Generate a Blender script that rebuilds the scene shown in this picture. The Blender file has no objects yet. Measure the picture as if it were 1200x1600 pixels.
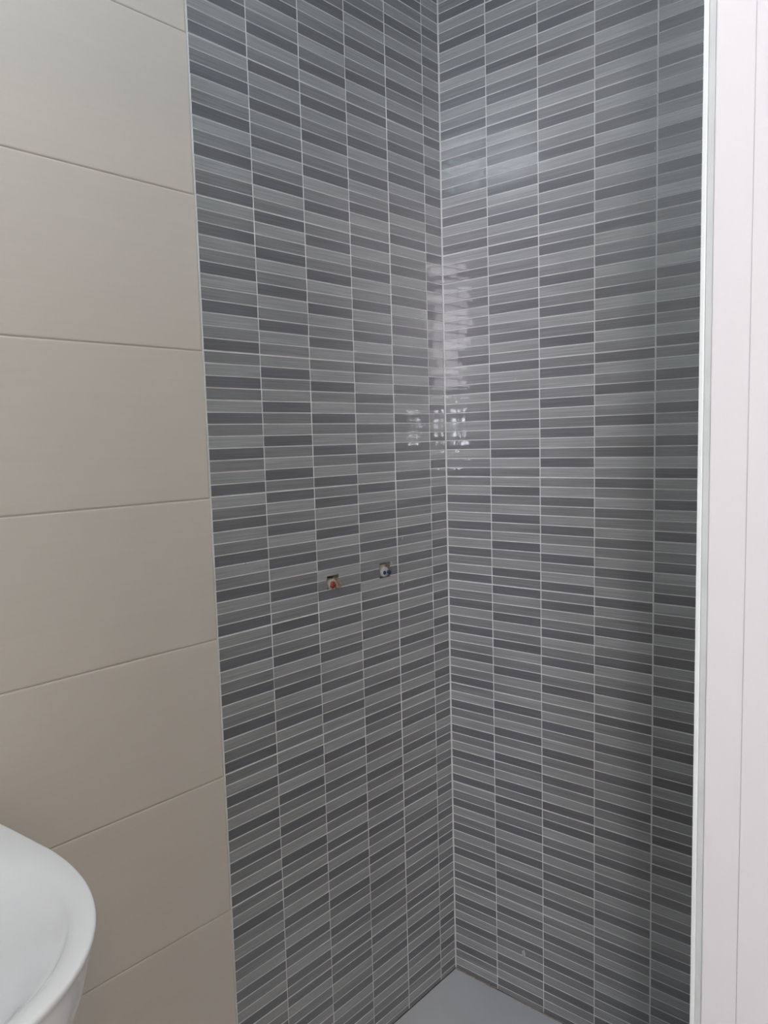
import bpy, bmesh, math, random
from mathutils import Vector, Matrix, Euler
random.seed(7)
SC = bpy.context.scene
COL = SC.collection

# ------------------------------------------------------------------ camera
cam_d = bpy.data.cameras.new('camera')
cam = bpy.data.objects.new('camera', cam_d); COL.objects.link(cam)
cam.location = (-1.48485, -1.07585, 1.34748)
cam.rotation_euler = (1.46705, 0.02747, -0.86537)
cam_d.sensor_fit = 'VERTICAL'; cam_d.sensor_height = 36.0
cam_d.lens = 27.349
cam_d.clip_start = 0.02
SC.camera = cam

# ------------------------------------------------------------------ world, light, exposure
SC.view_settings.view_transform = 'Standard'
SC.view_settings.look = 'None'
SC.view_settings.exposure = 0.07
SC.view_settings.gamma = 1.0
SC.view_settings.use_curve_mapping = False
w = bpy.data.worlds.new('world'); SC.world = w; w.use_nodes = True
w.node_tree.nodes['Background'].inputs[0].default_value = (0.75, 0.85, 1.0, 1)
w.node_tree.nodes['Background'].inputs[1].default_value = 0.3

def area(name, loc, target, size, power, color=(1, 1, 1), sy=None, spread=None):
    d = bpy.data.lights.new(name, 'AREA'); d.energy = power; d.color = color
    d.shape = 'RECTANGLE' if sy else 'DISK'
    d.size = size
    if sy: d.size_y = sy
    if spread: d.spread = spread
    o = bpy.data.objects.new(name, d); COL.objects.link(o)
    o.location = loc
    o.rotation_euler = (Vector(target) - Vector(loc)).to_track_quat('-Z', 'Y').to_euler()
    return o
def bulb(name, loc, power, radius=.03, color=(1, 1, 1)):
    d = bpy.data.lights.new(name, 'POINT'); d.energy = power; d.color = color; d.shadow_soft_size = radius
    o = bpy.data.objects.new(name, d); COL.objects.link(o); o.location = loc
# cluster of frosted globe bulbs under the bathroom ceiling
for k in range(5):
    a_ = 2 * math.pi * k / 5
    bulb('ceiling_bulb', (-1.36 + .17 * math.cos(a_), -.66 + .12 * math.sin(a_), 2.42), 2.75, .09, (.78, .89, 1.0))
area('hall_warm_fill', (-2.1, -2.3, 2.5), (-2.1, -2.3, 0), 0.4, 15, (1.0, 0.74, 0.50))  # added warm fill from the unseen hall, lifts the lower left wall
area('hall_daylight', (-3.5, -2.32, 2.12), (0, -.1, 2.0), .85, 17, (1.0, 0.92, 0.985), sy=.9, spread=math.radians(80))

# ------------------------------------------------------------------ helpers
def link(name, me, mat=None, parent=None):
    o = bpy.data.objects.new(name, me); COL.objects.link(o)
    if parent: o.parent = parent
    if mat and not me.materials: me.materials.append(mat)
    return o
def mesh_bm(bm, name='mesh', smooth=False):
    me = bpy.data.meshes.new(name); bm.normal_update(); bm.to_mesh(me); bm.free()
    if smooth:
        for p in me.polygons: p.use_smooth = True
    return me
def box(bm, x0, x1, y0, y1, z0, z1):
    vs = [bm.verts.new((x, y, z)) for x in (x0, x1) for y in (y0, y1) for z in (z0, z1)]
    for f in ((0, 1, 3, 2), (4, 6, 7, 5), (0, 4, 5, 1), (2, 3, 7, 6), (0, 2, 6, 4), (1, 5, 7, 3)):
        bm.faces.new([vs[i] for i in f])
def bevel(bm, w, seg=1):
    bmesh.ops.bevel(bm, geom=list(bm.edges), offset=w, segments=seg, affect='EDGES', profile=0.5)
def tag(o, label=None, cat=None, group=None, kind=None):
    if label: o['label'] = label
    if cat: o['category'] = cat
    if group: o['group'] = group
    if kind: o['kind'] = kind
    return o
def mat_new(name):
    m = bpy.data.materials.new(name); m.use_nodes = True
    nt = m.node_tree; return m, nt, nt.nodes, nt.links, nt.nodes['Principled BSDF']
def simple(name, col, rough=0.5, metal=0.0, noise=0.0, nscale=20, bump=0.0, bscale=80, spec=0.5, coat=0.0):
    m, nt, N, L, P = mat_new(name)
    P.inputs['Roughness'].default_value = rough
    P.inputs['Metallic'].default_value = metal
    P.inputs['Specular IOR Level'].default_value = spec
    P.inputs['Coat Weight'].default_value = coat
    P.inputs['Base Color'].default_value = (*col, 1)
    tc = N.new('ShaderNodeTexCoord')
    if noise:
        n = N.new('ShaderNodeTexNoise'); n.inputs['Scale'].default_value = nscale; n.inputs['Detail'].default_value = 4
        L.new(tc.outputs['Object'], n.inputs['Vector'])
        r = N.new('ShaderNodeMapRange'); r.inputs[1].default_value = 0.3; r.inputs[2].default_value = 0.7
        r.inputs[3].default_value = 1 - noise; r.inputs[4].default_value = 1 + noise
        L.new(n.outputs[0], r.inputs[0])
        mx = N.new('ShaderNodeVectorMath'); mx.operation = 'SCALE'; mx.inputs[0].default_value = col
        L.new(r.outputs[0], mx.inputs['Scale']); L.new(mx.outputs[0], P.inputs['Base Color'])
    if bump:
        n = N.new('ShaderNodeTexNoise'); n.inputs['Scale'].default_value = bscale; n.inputs['Detail'].default_value = 3
        L.new(tc.outputs['Object'], n.inputs['Vector'])
        b = N.new('ShaderNodeBump'); b.inputs['Strength'].default_value = bump; b.inputs['Distance'].default_value = 0.001
        L.new(n.outputs[0], b.inputs['Height']); L.new(b.outputs[0], P.inputs['Normal'])
    return m

def strip_mat(name, col, rough):
    """glazed ceramic with fine horizontal brush marks"""
    m, nt, N, L, P = mat_new(name)
    tc = N.new('ShaderNodeTexCoord'); oi = N.new('ShaderNodeObjectInfo')
    cb = N.new('ShaderNodeCombineXYZ')
    sc1 = N.new('ShaderNodeMath'); sc1.operation = 'MULTIPLY'; sc1.inputs[1].default_value = 37.0
    L.new(oi.outputs['Random'], sc1.inputs[0])
    L.new(sc1.outputs[0], cb.inputs[0]); L.new(sc1.outputs[0], cb.inputs[2])
    add = N.new('ShaderNodeVectorMath'); add.operation = 'ADD'
    L.new(tc.outputs['Object'], add.inputs[0]); L.new(cb.outputs[0], add.inputs[1])
    def streak(sx, sz, detail):
        mp = N.new('ShaderNodeMapping'); mp.inputs['Scale'].default_value = (sx, sx, sz)
        L.new(add.outputs[0], mp.inputs['Vector'])
        n = N.new('ShaderNodeTexNoise'); n.inputs['Scale'].default_value = 1.0; n.inputs['Detail'].default_value = detail
        L.new(mp.outputs[0], n.inputs['Vector']); return n
    a = streak(7, 420, 5); b = streak(5, 14, 2)
    ra = N.new('ShaderNodeMapRange'); ra.inputs[1].default_value = .3; ra.inputs[2].default_value = .7
    ra.inputs[3].default_value = .78; ra.inputs[4].default_value = 1.22
    L.new(a.outputs[0], ra.inputs[0])
    rb = N.new('ShaderNodeMapRange'); rb.inputs[1].default_value = .3; rb.inputs[2].default_value = .7
    rb.inputs[3].default_value = .94; rb.inputs[4].default_value = 1.06
    L.new(b.outputs[0], rb.inputs[0])
    rc = N.new('ShaderNodeMapRange'); rc.inputs[3].default_value = .93; rc.inputs[4].default_value = 1.07
    L.new(oi.outputs['Random'], rc.inputs[0])
    m1 = N.new('ShaderNodeMath'); m1.operation = 'MULTIPLY'; L.new(ra.outputs[0], m1.inputs[0]); L.new(rb.outputs[0], m1.inputs[1])
    m2 = N.new('ShaderNodeMath'); m2.operation = 'MULTIPLY'; L.new(m1.outputs[0], m2.inputs[0]); L.new(rc.outputs[0], m2.inputs[1])
    vs = N.new('ShaderNodeVectorMath'); vs.operation = 'SCALE'; vs.inputs[0].default_value = col
    L.new(m2.outputs[0], vs.inputs['Scale']); L.new(vs.outputs[0], P.inputs['Base Color'])
    rr = N.new('ShaderNodeMapRange'); rr.inputs[1].default_value = .3; rr.inputs[2].default_value = .7
    rr.inputs[3].default_value = rough - .05; rr.inputs[4].default_value = rough + .09
    P.inputs['Roughness'].default_value = rough
    bp = N.new('ShaderNodeBump'); bp.inputs['Strength'].default_value = .28; bp.inputs['Distance'].default_value = .0004
    L.new(a.outputs[0], bp.inputs['Height']); L.new(bp.outputs[0], P.inputs['Normal'])
    P.inputs['Coat Weight'].default_value = 1.0; P.inputs['Specular IOR Level'].default_value = .9
    P.inputs['Coat Roughness'].default_value = 0.02
    wv = N.new('ShaderNodeTexNoise'); wv.inputs['Scale'].default_value = 26; wv.inputs['Detail'].default_value = 1
    L.new(add.outputs[0], wv.inputs['Vector'])
    wb = N.new('ShaderNodeBump'); wb.inputs['Strength'].default_value = .5; wb.inputs['Distance'].default_value = .00022
    L.new(wv.outputs[0], wb.inputs['Height']); L.new(wb.outputs[0], P.inputs['Coat Normal'])
    return m

M_L = strip_mat('glaze_light_grey', (0.285, 0.288, 0.284), .34)
M_M = strip_mat('glaze_mid_grey', (0.200, 0.199, 0.202), .34)
M_D = strip_mat('glaze_dark_grey', (0.128, 0.127, 0.136), .34)
MT = {'L': M_L, 'M': M_M, 'D': M_D}
M_grout = simple('white_grout', (.60, .59, .58), .85, noise=.10, nscale=25, bump=.5, bscale=400)
M_plaster = simple('white_paint', (.80, .80, .79), .6, bump=.15, bscale=120)
M_paint = simple('white_gloss_paint', (.57, .555, .558), .40, bump=.05, bscale=60)
M_gasket = simple('grey_seal', (.44, .46, .45), .5, noise=.05, nscale=30)
M_edge = simple('pale_frame_edge', (.58, .61, .60), .45)
M_porcelain = simple('white_porcelain', (.84, .845, .85), .07, spec=.6, coat=.4)
M_tray = simple('matt_white_tray', (.50, .51, .515), .45, noise=.03, nscale=12, bump=.1, bscale=200)
M_floor = simple('grey_floor_tile', (.16, .15, .14), .4, noise=.08, nscale=8)
M_raw = simple('raw_mortar', (.20, .17, .13), .95, noise=.35, nscale=60, bump=1, bscale=300)
M_mortar = simple('tan_mortar', (.25, .19, .14), .95, noise=.35, nscale=150, bump=1, bscale=500)
M_cream = simple('cream_fitting', (.36, .32, .25), .6, noise=.15, nscale=90)
M_red = simple('red_plug', (.24, .03, .035), .5, noise=.3, nscale=200)
M_whitep = simple('white_plastic', (.36, .37, .35), .5, noise=.12, nscale=90)
M_blue = simple('blue_plug', (.012, .018, .085), .4, noise=.3, nscale=200)
M_bluep = simple('pale_blue_plastic', (.13, .13, .20), .4)
M_chrome = simple('chrome', (.8, .8, .8), .12, metal=1)
M_sil = simple('sealant_stain', (.32, .24, .17), .7, noise=.3, nscale=60)

def beige_mat():
    m, nt, N, L, P = mat_new('beige_tile_glaze')
    tc = N.new('ShaderNodeTexCoord')
    mp = N.new('ShaderNodeMapping'); mp.inputs['Scale'].default_value = (6, 6, 160)
    L.new(tc.outputs['Object'], mp.inputs['Vector'])
    n = N.new('ShaderNodeTexNoise'); n.inputs['Scale'].default_value = 1; n.inputs['Detail'].default_value = 4
    L.new(mp.outputs[0], n.inputs['Vector'])
    r = N.new('ShaderNodeMapRange'); r.inputs[1].default_value = .3; r.inputs[2].default_value = .7
    r.inputs[3].default_value = .985; r.inputs[4].default_value = 1.015
    L.new(n.outputs[0], r.inputs[0])
    vs = N.new('ShaderNodeVectorMath'); vs.operation = 'SCALE'; vs.inputs[0].default_value = (.59, .53, .462)
    L.new(r.outputs[0], vs.inputs['Scale']); L.new(vs.outputs[0], P.inputs['Base Color'])
    b = N.new('ShaderNodeBump'); b.inputs['Strength'].default_value = .12; b.inputs['Distance'].default_value = .0004
    L.new(n.outputs[0], b.inputs['Height']); L.new(b.outputs[0], P.inputs['Normal'])
    P.inputs['Roughness'].default_value = .36
    return m
M_beige = beige_mat()
M_bgrout = simple('beige_grout', (.46, .42, .37), .85)

# ------------------------------------------------------------------ measured layout of the two tiled walls
H = 0.25; ZA = 1.99058; NR = 12
DZ = {1: -.00015, 2: -.00996, 3: -.01323, 4: .00408, 5: .00005, 6: .00425, 7: .00305, 8: .00305}
DL = {1: -.00814, 2: -.00903, 3: .00061, 4: -.00351, 5: .00251, 6: -.00636, 7: -.00302, 8: -.003}
ANG = 0.01908
W, C0, C2 = .48925, .23516, .50489
dl = (-.00667, -.00322, .00032, -.00179, .00724, .00413)
dr = (-.01289, -.0039, .00481, .01198)
LS = [H * (C0 + (5 - i) * W + dl[i]) for i in range(6)] + [0.0]          # distances from the corner, left wall
RS = [0.0] + [H * (C2 + i * W + dr[i]) for i in range(4)]
RS += [RS[-1] + H * W, RS[-1] + 2 * H * W]
def jz(side, j, s):
    z = -j + DZ.get(j, 0)
    if side == 'L': z += DL.get(j, 0) * min(1, s / H) + .00814 * s / H
    else: z += .00869 * s / H
    return ZA + H * z
U = ('LMD', 'DLM', 'MDL', 'DLM'); R = ('MLD', 'LDM', 'MLD', 'DML')
ORI = {('L', 0): 'UUUURUURRU', ('L', 1): 'URUURRRUUR', ('R', 0): 'UUUUURURUR', ('R', 1): 'RRRRRUUUUU'}
def tone(side, col, j, r):
    t = 0 if col < 4 else 1
    o = ORI[(side, t)][j + 2]
    return (U if o == 'U' else R)[col % 4][r % 3]

# ------------------------------------------------------------------ room shell
CEIL = 2.60
XB = -2.30          # back wall of the bathroom
YF = -0.829         # room face of the wall with the doorway
wl = bpy.data.objects.new('wall_left', None)
holes = [(-0.4005, -0.3670, 1.0350, 1.0620), (-0.2425, -0.2085, 1.0325, 1.0650)]
def holed_slab(x0, x1, z0, z1, yf, yb, cav, hs):
    """slab whose front face (towards -y) has square cavities"""
    bm = bmesh.new()
    xs = sorted({x0, x1, *[h[0] for h in hs], *[h[1] for h in hs]}); zs = sorted({z0, z1, *[h[2] for h in hs], *[h[3] for h in hs]})
    def q(*p): bm.faces.new([bm.verts.new(v) for v in p])
    for a, b in zip(xs, xs[1:]):
        for c, d in zip(zs, zs[1:]):
            inh = any(h[0] - 1e-6 <= a and b <= h[1] + 1e-6 and h[2] - 1e-6 <= c and d <= h[3] + 1e-6 for h in hs)
            y = cav if inh else yf
            q((a, y, c), (b, y, c), (b, y, d), (a, y, d))
    for h in hs:
        a, b, c, d = h
        q((a, yf, c), (a, cav, c), (a, cav, d), (a, yf, d)); q((b, cav, c), (b, yf, c), (b, yf, d), (b, cav, d))
        q((a, yf, c), (b, yf, c), (b, cav, c), (a, cav, c)); q((a, cav, d), (b, cav, d), (b, yf, d), (a, yf, d))
    q((x0, yb, z0), (x0, yb, z1), (x1, yb, z1), (x1, yb, z0))
    q((x0, yf, z0), (x0, yf, z1), (x0, yb, z1), (x0, yb, z0)); q((x1, yf, z0), (x1, yb, z0), (x1, yb, z1), (x1, yf, z1))
    q((x0, yf, z1), (x1, yf, z1), (x1, yb, z1), (x0, yb, z1)); q((x0, yf, z0), (x0, yb, z0), (x1, yb, z0), (x1, yf, z0))
    bmesh.ops.remove_doubles(bm, verts=bm.verts, dist=1e-6)
    return bm
GD = 0.0011     # grout sits this far behind the tile faces
bm = holed_slab(-LS[0] - .0012, 0.0, 0, CEIL, GD, 0.10, 0.055, holes)
wl = link('wall_left', mesh_bm(bm), M_grout); wl.rotation_euler = (0, 0, -ANG)
tag(wl, kind='structure')
wl.data.materials.append(M_raw)
for p in wl.data.polygons:
    c = p.center
    if any(h[0] - 1e-4 <= c.x <= h[1] + 1e-4 and h[2] - 1e-4 <= c.z <= h[3] + 1e-4 for h in holes) and c.y > GD + 1e-4 and c.y < .09:
        p.material_index = 1
bm = bmesh.new(); box(bm, XB - .1, -LS[0] - .0012, .0014, .1, 0, CEIL)
bb = link('tile_bed', mesh_bm(bm), M_bgrout, wl)

bm = bmesh.new(); box(bm, GD, .12, YF - .12, 0.15, 0, CEIL)
wr = link('wall_right', mesh_bm(bm), M_grout); tag(wr, kind='structure')

# ------------------------------------------------------------------ mosaic strips
def strip_mesh(wd, ht, mat, key, cache={}):
    """one pillowed ceramic strip, centred, face towards -y, back at y=+GD+.0012"""
    k = (round(wd, 4), round(ht, 4), mat.name)
    if k in cache: return cache[k]
    hx, hz = wd / 2, ht / 2
    c = .00045
    fx, fz = hx - c, hz - c
    zs = (-fz, -fz / 3, fz / 3, fz)
    SAG = .00008
    verts = [(x, SAG * (z / fz) ** 2, z) for z in zs for x in (-fx, fx)]          # slightly convex glazed face
    faces = [(2 * j, 2 * j + 1, 2 * j + 3, 2 * j + 2) for j in range(3)]
    a = len(verts); verts += [(x, SAG, z) for x, z in ((-fx, -fz), (fx, -fz), (fx, fz), (-fx, fz))]
    b = len(verts); verts += [(x, SAG + .0004, z) for x, z in ((-hx, -hz), (hx, -hz), (hx, hz), (-hx, hz))]
    d = len(verts); verts += [(x, GD + .0006, z) for x, z in ((-hx, -hz), (hx, -hz), (hx, hz), (-hx, hz))]
    for p, q in ((b, a), (d, b)):
        for k_ in range(4): faces.append((p + k_, p + (k_ + 1) % 4, q + (k_ + 1) % 4, q + k_))
    me = bpy.data.meshes.new('mosaic_strip'); me.from_pydata(verts, [], faces); me.materials.append(mat); me.materials.append(M_grout)
    for i, p in enumerate(me.polygons): p.use_smooth = i < 3; p.material_index = 0 if i < 3 else 1
    cache[k] = me
    return me
R_cam = cam.rotation_euler.to_matrix()
def px(p):
    d = R_cam.transposed() @ (Vector(p) - cam.location)
    if d.z > -.01: return None
    return 600 - 1215.5 * d.x / d.z, 800 + 1215.5 * d.y / d.z
def world(side, s, z):
    if side == 'L': return (-s * math.cos(ANG), s * math.sin(ANG), z)
    return (0, -s, z)
def area_px(side, s0, s1, z0, z1):
    q = [px(world(side, s, z)) for s, z in ((s0, z0), (s1, z0), (s1, z1), (s0, z1))]
    if any(v is None for v in q): return 0
    lim = 1090 if side == 'R' else 1e9
    q = [(min(max(x, 0), lim), min(max(y, 0), 1600)) for x, y in q]
    return abs(sum(q[i][0] * q[(i + 1) % 4][1] - q[(i + 1) % 4][0] * q[i][1] for i in range(4))) / 2

def build_wall(side, S, parent):
    ncol = len(S) - 1
    items = []
    for c in range(ncol):
        sa, sb = sorted((S[c], S[c + 1]))
        # vertical joints: a real tile joint is wider than a groove
        def gap(s, idx):
            if s == 0: return .0022
            if idx in ((0, 4) if side == 'L' else (4,)): return .0011
            return .0006
        ga = gap(sa, S.index(sa)); gb = gap(sb, S.index(sb))
        s0, s1 = sa + ga, sb - gb
        if side == 'R' and s1 > -YF - .001: s1 = -YF - .001
        if s1 <= s0: continue
        sm = (s0 + s1) / 2
        for j in range(-2, 8):
            zt, zb = jz(side, j, sm), jz(side, j + 1, sm)
            for r in range(NR):
                a = zt + (zb - zt) * r / NR; b = zt + (zb - zt) * (r + 1) / NR
                a -= .0010 if r == 0 else .0006
                b += .0010 if r == NR - 1 else .0006
                if a > CEIL - .001: a = CEIL - .001
                cut = False
                if b < .0015: b = .0015; cut = True
                if a - b < .002: continue
                items.append((area_px(side, s0, s1, b, a), c, s0, s1, b, a, tone(side, c, j, r)))
    items.sort(key=lambda t: -t[0])
    tilt = .00814 if side == 'L' else .00869
    stuff = []
    n = 0
    for ar, c, s0, s1, z0, z1, tn in items:
        sm, zm = (s0 + s1) / 2, (z0 + z1) / 2
        hit = [h for h in holes if side == 'L' and s0 < -h[0] and s1 > -h[1] and z0 < h[3] and z1 > h[2]]
        if hit:
            # strip broken around the square hole: pieces left, right, above and below it
            h = hit[0]; bm = bmesh.new(); yb = GD + .0006
            s0 += .0004; s1 -= .0004; z0 += .0004; z1 -= .0004
            hx0, hx1 = h[0], h[1]
            pcs = [(-s1, hx0, z0, z1), (hx1, -s0, z0, z1), (hx0, hx1, h[3], z1), (hx0, hx1, z0, h[2])]
            for a, b, cc, d in pcs:
                if b - a > .0008 and d - cc > .0008: box(bm, a + sm, b + sm, .00005, yb, cc - zm, d - zm)
            me = mesh_bm(bm); me.materials.append(MT[tn])
            o = link('mosaic_strip', me, None, parent); o.location = (-sm, 0, zm)
            tag(o, label='grey strip cut away around a pipe hole')
            n += 1
            continue
        full = round(z1 - z0, 4)
        nom = H / NR - .0012
        me = strip_mesh(s1 - s0, nom, MT[tn], None)
        if side == 'L': loc = Vector((-sm, 0, zm)); base = Euler((0, tilt, 0))
        else: loc = Vector((0, -sm, zm)); base = Euler((-tilt, 0, -math.pi / 2))
        rx, rz = random.gauss(0, .0085), random.gauss(0, .0030)
        if side == 'L': e = Euler((rx, tilt, rz))
        else: e = Euler((rx, 0, -math.pi / 2 + rz))
        Mx = Matrix.Translation(loc)
        if side == 'R': Mx = Mx @ Matrix.Rotation(-math.pi / 2 + rz, 4, 'Z') @ Matrix.Rotation(-tilt, 4, 'Y') @ Matrix.Rotation(rx, 4, 'X')
        else: Mx = Mx @ Matrix.Rotation(rz, 4, 'Z') @ Matrix.Rotation(tilt, 4, 'Y') @ Matrix.Rotation(rx, 4, 'X')
        Mx = Mx @ Matrix.Diagonal((1, 1, (z1 - z0) / nom, 1))
        if n < 296 and ar > 60:
            o = bpy.data.objects.new('mosaic_strip', me); COL.objects.link(o); o.parent = parent
            o.matrix_local = Mx
            n += 1
        else:
            stuff.append((me, Mx, tn))
    # the pieces past the limit, joined
    verts, faces, mi, sm_ = [], [], [], []
    order = 'LMD'
    for me, Mx, tn in stuff:
        b = len(verts)
        verts += [tuple(Mx @ v.co) for v in me.vertices]
        for p in me.polygons:
            faces.append([b + i for i in p.vertices]); mi.append(order.index(tn) if p.material_index == 0 else 3); sm_.append(p.use_smooth)
    me = bpy.data.meshes.new('mosaic_strips_far'); me.from_pydata(verts, [], faces)
    for k in order: me.materials.append(MT[k])
    me.materials.append(M_grout)
    me.polygons.foreach_set('material_index', mi); me.polygons.foreach_set('use_smooth', sm_)
    o = link('small_mosaic_strips', me, None, parent); tag(o, kind='stuff')
build_wall('L', LS, wl)
build_wall('R', RS, wr)

# ------------------------------------------------------------------ large beige tiles
for cidx in range(4):
    xa = -LS[0] - .0022 - cidx * .502
    xb = max(xa - .5, XB + .0)
    if xa - xb < .02: break
    for j in range(-3, 8):
        s = .9
        zt = jz('L', j, LS[0]) - .0008; zb = jz('L', j + 1, LS[0]) + .0008
        zt = min(zt, CEIL - .001); zb = max(zb, .002)
        if zt - zb < .01: continue
        bm = bmesh.new()
        xc, zc = (xa + xb) / 2, (zt + zb) / 2
        hx, hz = (xa - xb) / 2, (zt - zb) / 2
        t = .0009
        ring = lambda x, z, y: [bm.verts.new(v) for v in ((-x, y, -z), (x, y, -z), (x, y, z), (-x, y, z))]
        r0 = ring(hx, hz, .0022); r1 = ring(hx, hz, .0008); r2 = ring(hx - t, hz - t * 2, .0001); r3 = ring(hx - 3 * t, hz - 5 * t, 0.0)
        for ra, rb in ((r0, r1), (r1, r2), (r2, r3)):
            for k in range(4): bm.faces.new((ra[k], ra[(k + 1) % 4], rb[(k + 1) % 4], rb[k]))
        bm.faces.new(r3)
        o = link('wall_tile', mesh_bm(bm), M_beige, wl)
        o.location = (xc, 0, zc); o.rotation_euler = (0, .00814, 0)

# ------------------------------------------------------------------ floor, ceiling, other walls, hall behind the doorway
bm = bmesh.new(); box(bm, -3.8, .12, -3.7, .15, -.12, -.035); fl = tag(link('floor', mesh_bm(bm), M_floor), kind='structure')
bm = bmesh.new(); box(bm, -3.8, .12, -3.7, .15, CEIL, CEIL + .1); tag(link('ceiling', mesh_bm(bm), M_plaster), kind='structure')
bm = bmesh.new(); box(bm, XB - .1, XB, YF, .03, -.035, CEIL); tag(link('wall_back', mesh_bm(bm), M_plaster), kind='structure')
JX = -0.75     # plane of the doorway's right jamb
DX = -1.62     # left jamb
bm = bmesh.new()
box(bm, JX + .03, .0, YF - .12, YF, -.035, CEIL)
box(bm, -3.7, DX - .03, YF - .12, YF, -.035, CEIL)
box(bm, DX - .03, JX + .03, YF - .12, YF, 2.15, CEIL)
tag(link('wall_front', mesh_bm(bm), M_plaster), kind='structure')
bm = bmesh.new(); box(bm, -.02, .1, -3.6, YF - .12, -.035, CEIL); tag(link('wall_hall_right', mesh_bm(bm), M_plaster), kind='structure')
bm = bmesh.new(); box(bm, -3.7, .1, -3.7, -3.6, -.035, CEIL); tag(link('wall_hall_back', mesh_bm(bm), M_plaster), kind='structure')
# hall wall with the window opening that the glossy tiles mirror
wy0, wy1, wz0, wz1 = -3.36, -2.14, 1.14, 1.52
bm = bmesh.new()
box(bm, -3.72, -3.62, -3.7, wy0, -.035, CEIL); box(bm, -3.72, -3.62, wy1, YF, -.035, CEIL)
box(bm, -3.72, -3.62, wy0, wy1, -.035, wz0); box(bm, -3.72, -3.62, wy0, wy1, wz1, CEIL)
tag(link('wall_hall_left', mesh_bm(bm), M_plaster), kind='structure')
m, nt, N, L, P = mat_new('daylit_window_pane')
P.inputs['Base Color'].default_value = (.8, .85, .9, 1); P.inputs['Emission Color'].default_value = (.9, .95, 1, 1)
P.inputs['Emission Strength'].default_value = 300.0
win = bpy.data.objects.new('window_1', None); COL.objects.link(win); win.location = (-3.62, (wy0 + wy1) / 2, wz0); tag(win, kind='structure')
def wpart(name, mat, *boxes):
    bm = bmesh.new()
    for b in boxes: box(bm, *b)
    o = link(name, mesh_bm(bm), mat, win); return o
wh = wz1 - wz0; hw = (wy1 - wy0) / 2
cuts = []
for c_ in (-.45, -.17, .45): cuts += [(c_ - .065, c_ - .010), (c_ + .010, c_ + .065)]
edges_ = [-hw] + [v for c_ in cuts for v in c_] + [hw]
solid = [(-.06, .0, edges_[k], edges_[k + 1], 0, wh) for k in range(0, len(edges_), 2)]
solid += [(-.06, .0, a, b, z0, z1) for a, b in cuts for z0, z1 in ((0, .05), (wh - .05, wh))]
wpart('window_frame', M_paint, *solid)
for a, b in cuts: wpart('window_pane', m, (-.05, -.04, a, b, .05, wh - .05))

# ------------------------------------------------------------------ white doorway frame at the right edge
dj = bpy.data.objects.new('door_1', None); COL.objects.link(dj); dj.location = (JX, YF, -.035); tag(dj, kind='structure')
dz = 2.185
def jpart(name, mat, bx, bev=.001, label=None, seg=2):
    bm = bmesh.new(); box(bm, *bx); bevel(bm, bev, seg)
    o = link(name, mesh_bm(bm, smooth=False), mat, dj)
    if label: o['label'] = label
    return o
# local frame: x to the wall, -y towards the camera side of the wall
jpart('frame_edge', M_edge, (.0, .030, -.0045, .0, 0, dz), .0008, 'pale grey front edge')
jpart('seal_strip', M_gasket, (.0012, .030, -.0104, -.0046, 0, dz), .0005, 'grey sealing strip')
jpart('jamb', M_paint, (.0, .030, -.125, -.0106, 0, dz), .0012)
jpart('door_stop', M_paint, (-.0010, .001, -.100, -.0435, 0, dz), .0009, seg=3)
jpart('architrave', M_paint, (.045, .105, .0, .012, 0, dz + .06), .003)
djl = bpy.data.objects.new('door_2', None); COL.objects.link(djl); djl.location = (DX, YF, -.035); tag(djl, kind='structure')
bm = bmesh.new(); box(bm, -.03, 0, -.125, .012, 0, dz); link('jamb', mesh_bm(bm), M_paint, djl)
bm = bmesh.new(); box(bm, 0, JX - DX, -.125, .012, dz - .03, dz); link('head_jamb', mesh_bm(bm), M_paint, djl)

# ------------------------------------------------------------------ shower tray
bm = bmesh.new(); box(bm, -.70, -.0005, -.815, -.0005, -.034, 0.0)
for v in bm.verts:
    if v.co.x < -.5 and v.co.y > -.1: v.co.y += .70 * math.tan(ANG)
bevel(bm, .0015, 2)
tr = link('shower_tray', mesh_bm(bm), M_tray)
tag(tr, 'flat pale grey shower tray fitted into the corner between the two mosaic walls', 'shower tray')
# brown stained sealant crumbs along the tray edge
def bead(pts, rad, name, mat, parent, seed=0):
    rnd = random.Random(seed); bm = bmesh.new(); prev = None
    for p in pts:
        rr = rad * rnd.uniform(.5, 1.25)
        rg = [bm.verts.new((p[0] + dx * rr, p[1] + dy * rr, p[2] + dz_ * rr)) for dx, dy, dz_ in ((-1, 0, 0), (-.5, -.6, .35), (0, -1, 0), (.5, .5, .55), (0, .3, .9))]
        if prev:
            for k in range(5): bm.faces.new((prev[k], prev[(k + 1) % 5], rg[(k + 1) % 5], rg[k]))
        prev = rg
    bm.normal_update()
    return link(name, mesh_bm(bm, smooth=True), mat, parent)
bead([(-.0012, -.002 - .006 * k, .0006) for k in range(22)], .0022, 'sealant_bead', M_sil, tr, 1)
bead([(-.0012, -.17 - .006 * k, .0004) for k in range(22)], .0018, 'sealant_bead', M_sil, tr, 2)

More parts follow.
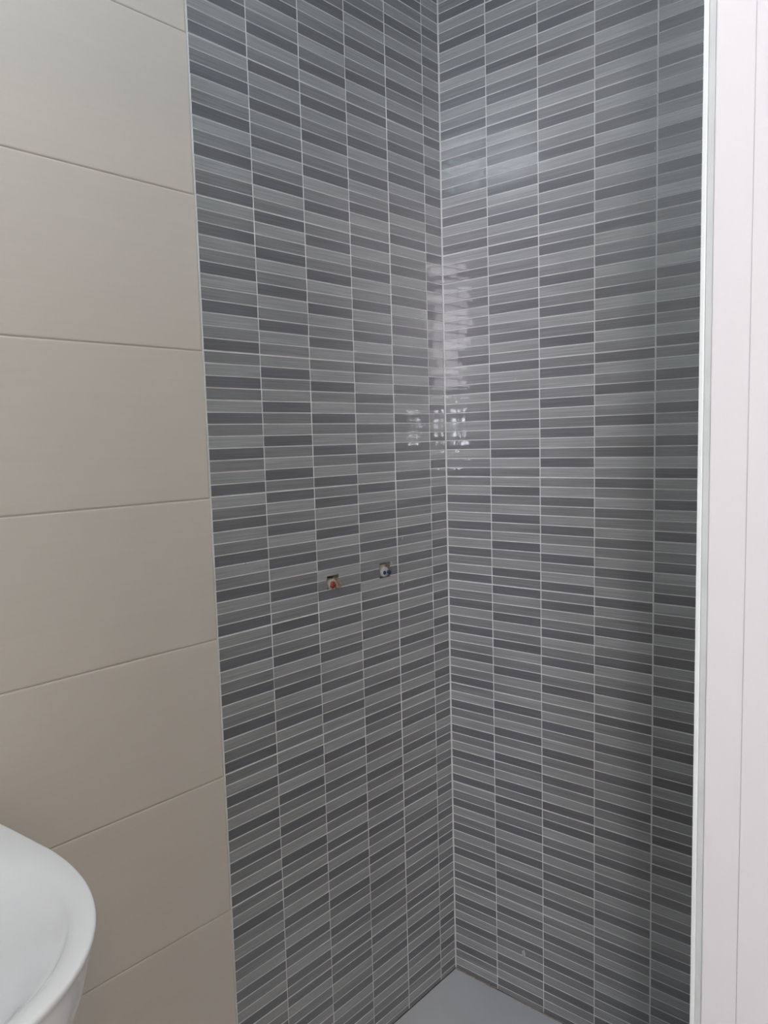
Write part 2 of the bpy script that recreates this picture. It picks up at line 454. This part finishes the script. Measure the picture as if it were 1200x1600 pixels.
# ------------------------------------------------------------------ small grout blobs and pale marks on the walls
def blob(name, mat, parent, c, rx, rz, ry=.0012, seed=0, label=None):
    rnd = random.Random(seed); bm = bmesh.new(); bmesh.ops.create_icosphere(bm, subdivisions=2, radius=1)
    for v in bm.verts: v.co = Vector((v.co.x * rx, v.co.y * ry, v.co.z * rz)) * rnd.uniform(.9, 1.1)
    o = link(name, mesh_bm(bm, smooth=True), mat, parent); o.location = c
    if label: o['label'] = label
    return o
M_blob = simple('grout_and_pale_marks', (.42, .43, .41), .7)
def rb(y, z, w_, h_, sd, lab=None):
    o = blob('pale_spot', M_blob, wr, (0.0002, y, z), w_, h_, .0012, sd, lab); o.rotation_euler = (0, 0, math.pi / 2); return o
rb(-.1957, .1235, .0043, .0100, 3, 'oval pale grout spot')
rb(-.3705, 1.8723, .0011, .0018, 4)
rb(-.4920, 1.8567, .0009, .0045, 5)
rb(-.1885, 1.4505, .0022, .0010, 6)
for (x, z, a, b, sd) in ((-.4714, .8967, .0016, .0010, 7), (-.5143, .4107, .0012, .0016, 8), (-.6003, 1.1188, .0010, .0014, 9),
                         (-.2040, 1.0590, .0008, .0062, 12), (-.1650, 1.1120, .0007, .0065, 10), (-.1650, 1.0100, .0007, .0055, 11)):  # final pair: thin pale upright marks
    blob('pale_spot', M_blob, wl, (x, .0002, z), a, b, .0008, sd)

# ------------------------------------------------------------------ plugged water pipes in their square holes
def lathe_y(prof, mat, name, parent, n=24, jit=0, seed=0):
    """profile of (y, radius) turned about the y axis"""
    rnd = random.Random(seed); bm = bmesh.new(); rings = []
    for y, r in prof:
        if r < 1e-6: rings.append([bm.verts.new((0, y, 0))]); continue
        rings.append([bm.verts.new((r * math.cos(2 * math.pi * k / n) * (1 + rnd.uniform(-jit, jit)), y + rnd.uniform(-jit, jit) * .004,
                                    r * math.sin(2 * math.pi * k / n) * (1 + rnd.uniform(-jit, jit)))) for k in range(n)])
    for a, b in zip(rings, rings[1:]):
        for k in range(n):
            k2 = (k + 1) % n
            if len(a) == 1: bm.faces.new((a[0], b[k], b[k2]))
            elif len(b) == 1: bm.faces.new((a[k], a[k2], b[0]))
            else: bm.faces.new((a[k], a[k2], b[k2], b[k]))
    bmesh.ops.recalc_face_normals(bm, faces=bm.faces)
    return link(name, mesh_bm(bm, smooth=True), mat, parent)
h1, h2 = holes
wz = math.sin(ANG)
def pipe_root(name, x, z):
    o = bpy.data.objects.new(name, None); COL.objects.link(o)
    o.location = (x * math.cos(ANG), -x * math.sin(ANG) , z); o.rotation_euler = (0, 0, -ANG); return o
p1 = pipe_root('water_outlet', (h1[0] + h1[1]) / 2 - .001, (h1[2] + h1[3]) / 2 - .0042)
tag(p1, 'hot water outlet with a red plug and tan mortar in the left square hole', 'pipe', 'plugged water outlets in the mosaic wall')
lathe_y([(.054, .0112), (.020, .0112), (.006, .0112), (.001, .0106), (-.002, .0092), (-.0035, .0070), (-.0035, 0)], M_cream, 'fitting', p1, jit=.05, seed=1)
o = lathe_y([(-.0030, .0072), (-.0052, .0068), (-.0068, .0052), (-.0072, 0)], M_red, 'plug', p1, n=14, jit=.12, seed=2); o.location = (-.0035, 0, -.0005); o['label'] = 'red plug'
bm = bmesh.new(); bmesh.ops.create_icosphere(bm, subdivisions=3, radius=1); rn = random.Random(5)
for v in bm.verts: v.co = Vector((v.co.x * .0062, v.co.y * .014, v.co.z * .0125)) * rn.uniform(.72, 1.16)
o = link('mortar_lump', mesh_bm(bm), M_mortar, p1); o.location = (.0105, .0015, -.0005)
o['label'] = 'rough tan mortar beside the red plug'

p2 = pipe_root('water_outlet', (h2[0] + h2[1]) / 2, (h2[2] + h2[3]) / 2 - .0040)
tag(p2, 'cold water outlet in white plastic with a blue plug in the right square hole', 'pipe', 'plugged water outlets in the mosaic wall')
lathe_y([(.054, .0120), (.020, .0120), (.004, .0120), (.0, .0112), (-.002, .0095), (-.002, 0)], M_whitep, 'fitting', p2, jit=.02, seed=3)
o = lathe_y([(-.0018, .0042), (-.0030, .0042), (-.0036, .0035), (-.0036, 0)], M_blue, 'plug', p2, n=16, jit=.04, seed=4); o.location = (-.0045, 0, -.001); o['label'] = 'dark blue plug'
o = lathe_y([(-.001, .0042), (-.0075, .0042), (-.0085, .0034), (-.0085, 0)], M_blue, 'plug', p2, n=16, jit=.04, seed=6); o.location = (.0075, 0, -.001); o['label'] = 'blue plug standing proud of the wall'
bm = bmesh.new(); bmesh.ops.create_icosphere(bm, subdivisions=3, radius=1); rn = random.Random(9)
for v in bm.verts: v.co = Vector((v.co.x * .012, v.co.y * .008, v.co.z * .005)) * rn.uniform(.85, 1.1)
o = link('mortar_lump', mesh_bm(bm), M_cream, p2); o.location = (.0, .012, .0115)

# ------------------------------------------------------------------ wash basin on the beige wall
BZ = .85; BXC = -1.325
def plan(n=96):
    """outer plan: straight sides curving into a round front, flat back on the wall"""
    pts = []
    for k in range(n):
        a = 2 * math.pi * k / n
        ca, sa = math.cos(a), math.sin(a)
        if sa < 0:   # front half, superellipse
            e = 2.35
            r = (abs(ca / .257) ** e + abs(sa / .275) ** e) ** (-1 / e)
            pts.append((r * ca, -.185 + r * sa))
        else:        # back: straight sides to the wall
            hx, hy = .257, .190
            e = 9
            r = (abs(ca / hx) ** e + abs(sa / hy) ** e) ** (-1 / e)
            x, y = r * ca, -.185 + r * sa
            x *= 1 - .06 * max(0, (y + .185) / .19) 
            pts.append((x, min(y, .012)))
    return pts
PL = plan()
N_ = len(PL)
def inner(k, sx, sy, cy=-.245):
    a = 2 * math.pi * k / N_
    e = 2.15; ca, sa = math.cos(a), math.sin(a)
    r = (abs(ca / sx) ** e + abs(sa / sy) ** e) ** (-1 / e)
    return (r * ca, cy + r * sa)
levels = []
def sc(p, f, g=None, cy=-.10):
    g = g or f
    return (p[0] * f, cy + (p[1] - cy) * g if p[1] < cy else p[1])
# underside up to the rim
for f, z in ((.30, -.215), (.42, -.212), (.55, -.195), (.72, -.172), (.845, -.140), (.910, -.105), (.950, -.070), (.972, -.040), (.982, -.018), (.994, -.010), (1.0, -.0055), (.999, -.0025), (.995, -.0006), (.988, 0.0)):
    levels.append([(*sc(p, f), z) for p in PL])
def mix(t, sx, sy, z):
    out = []
    for k, p in enumerate(PL):
        q = inner(k, sx, sy); o_ = sc(p, .988)
        out.append((o_[0] + (q[0] - o_[0]) * t, o_[1] + (q[1] - o_[1]) * t, z))
    return out
for t, z in ((.2, .0004), (.4, .0002), (.58, -.0008), (.74, -.0026), (.88, -.0058), (1.0, -.0105)): levels.append(mix(t, .215, .190, z))
for f, z in ((.965, -.0155), (.93, -.022), (.885, -.031), (.825, -.044), (.745, -.060), (.64, -.078), (.50, -.095), (.33, -.106), (.17, -.111), (.10, -.112)):
    levels.append([(*inner(k, .215 * f, .190 * f), z) for k in range(N_)])
bm = bmesh.new(); rings = [[bm.verts.new(v) for v in lv] for lv in levels]
for a, b in zip(rings, rings[1:]):
    for k in range(N_): bm.faces.new((a[k], a[(k + 1) % N_], b[(k + 1) % N_], b[k]))
bm.faces.new(list(reversed(rings[0]))); bm.faces.new(rings[-1])
bmesh.ops.recalc_face_normals(bm, faces=bm.faces)
bas = bpy.data.objects.new('wash_basin', None); COL.objects.link(bas); bas.location = (BXC, .012, BZ)
tag(bas, 'rounded glossy white porcelain wash basin fixed to the beige tiled wall', 'wash basin')
bo = link('bowl', mesh_bm(bm, smooth=True), M_porcelain, bas)
md = bo.modifiers.new('sub', 'SUBSURF'); md.levels = 1; md.render_levels = 1
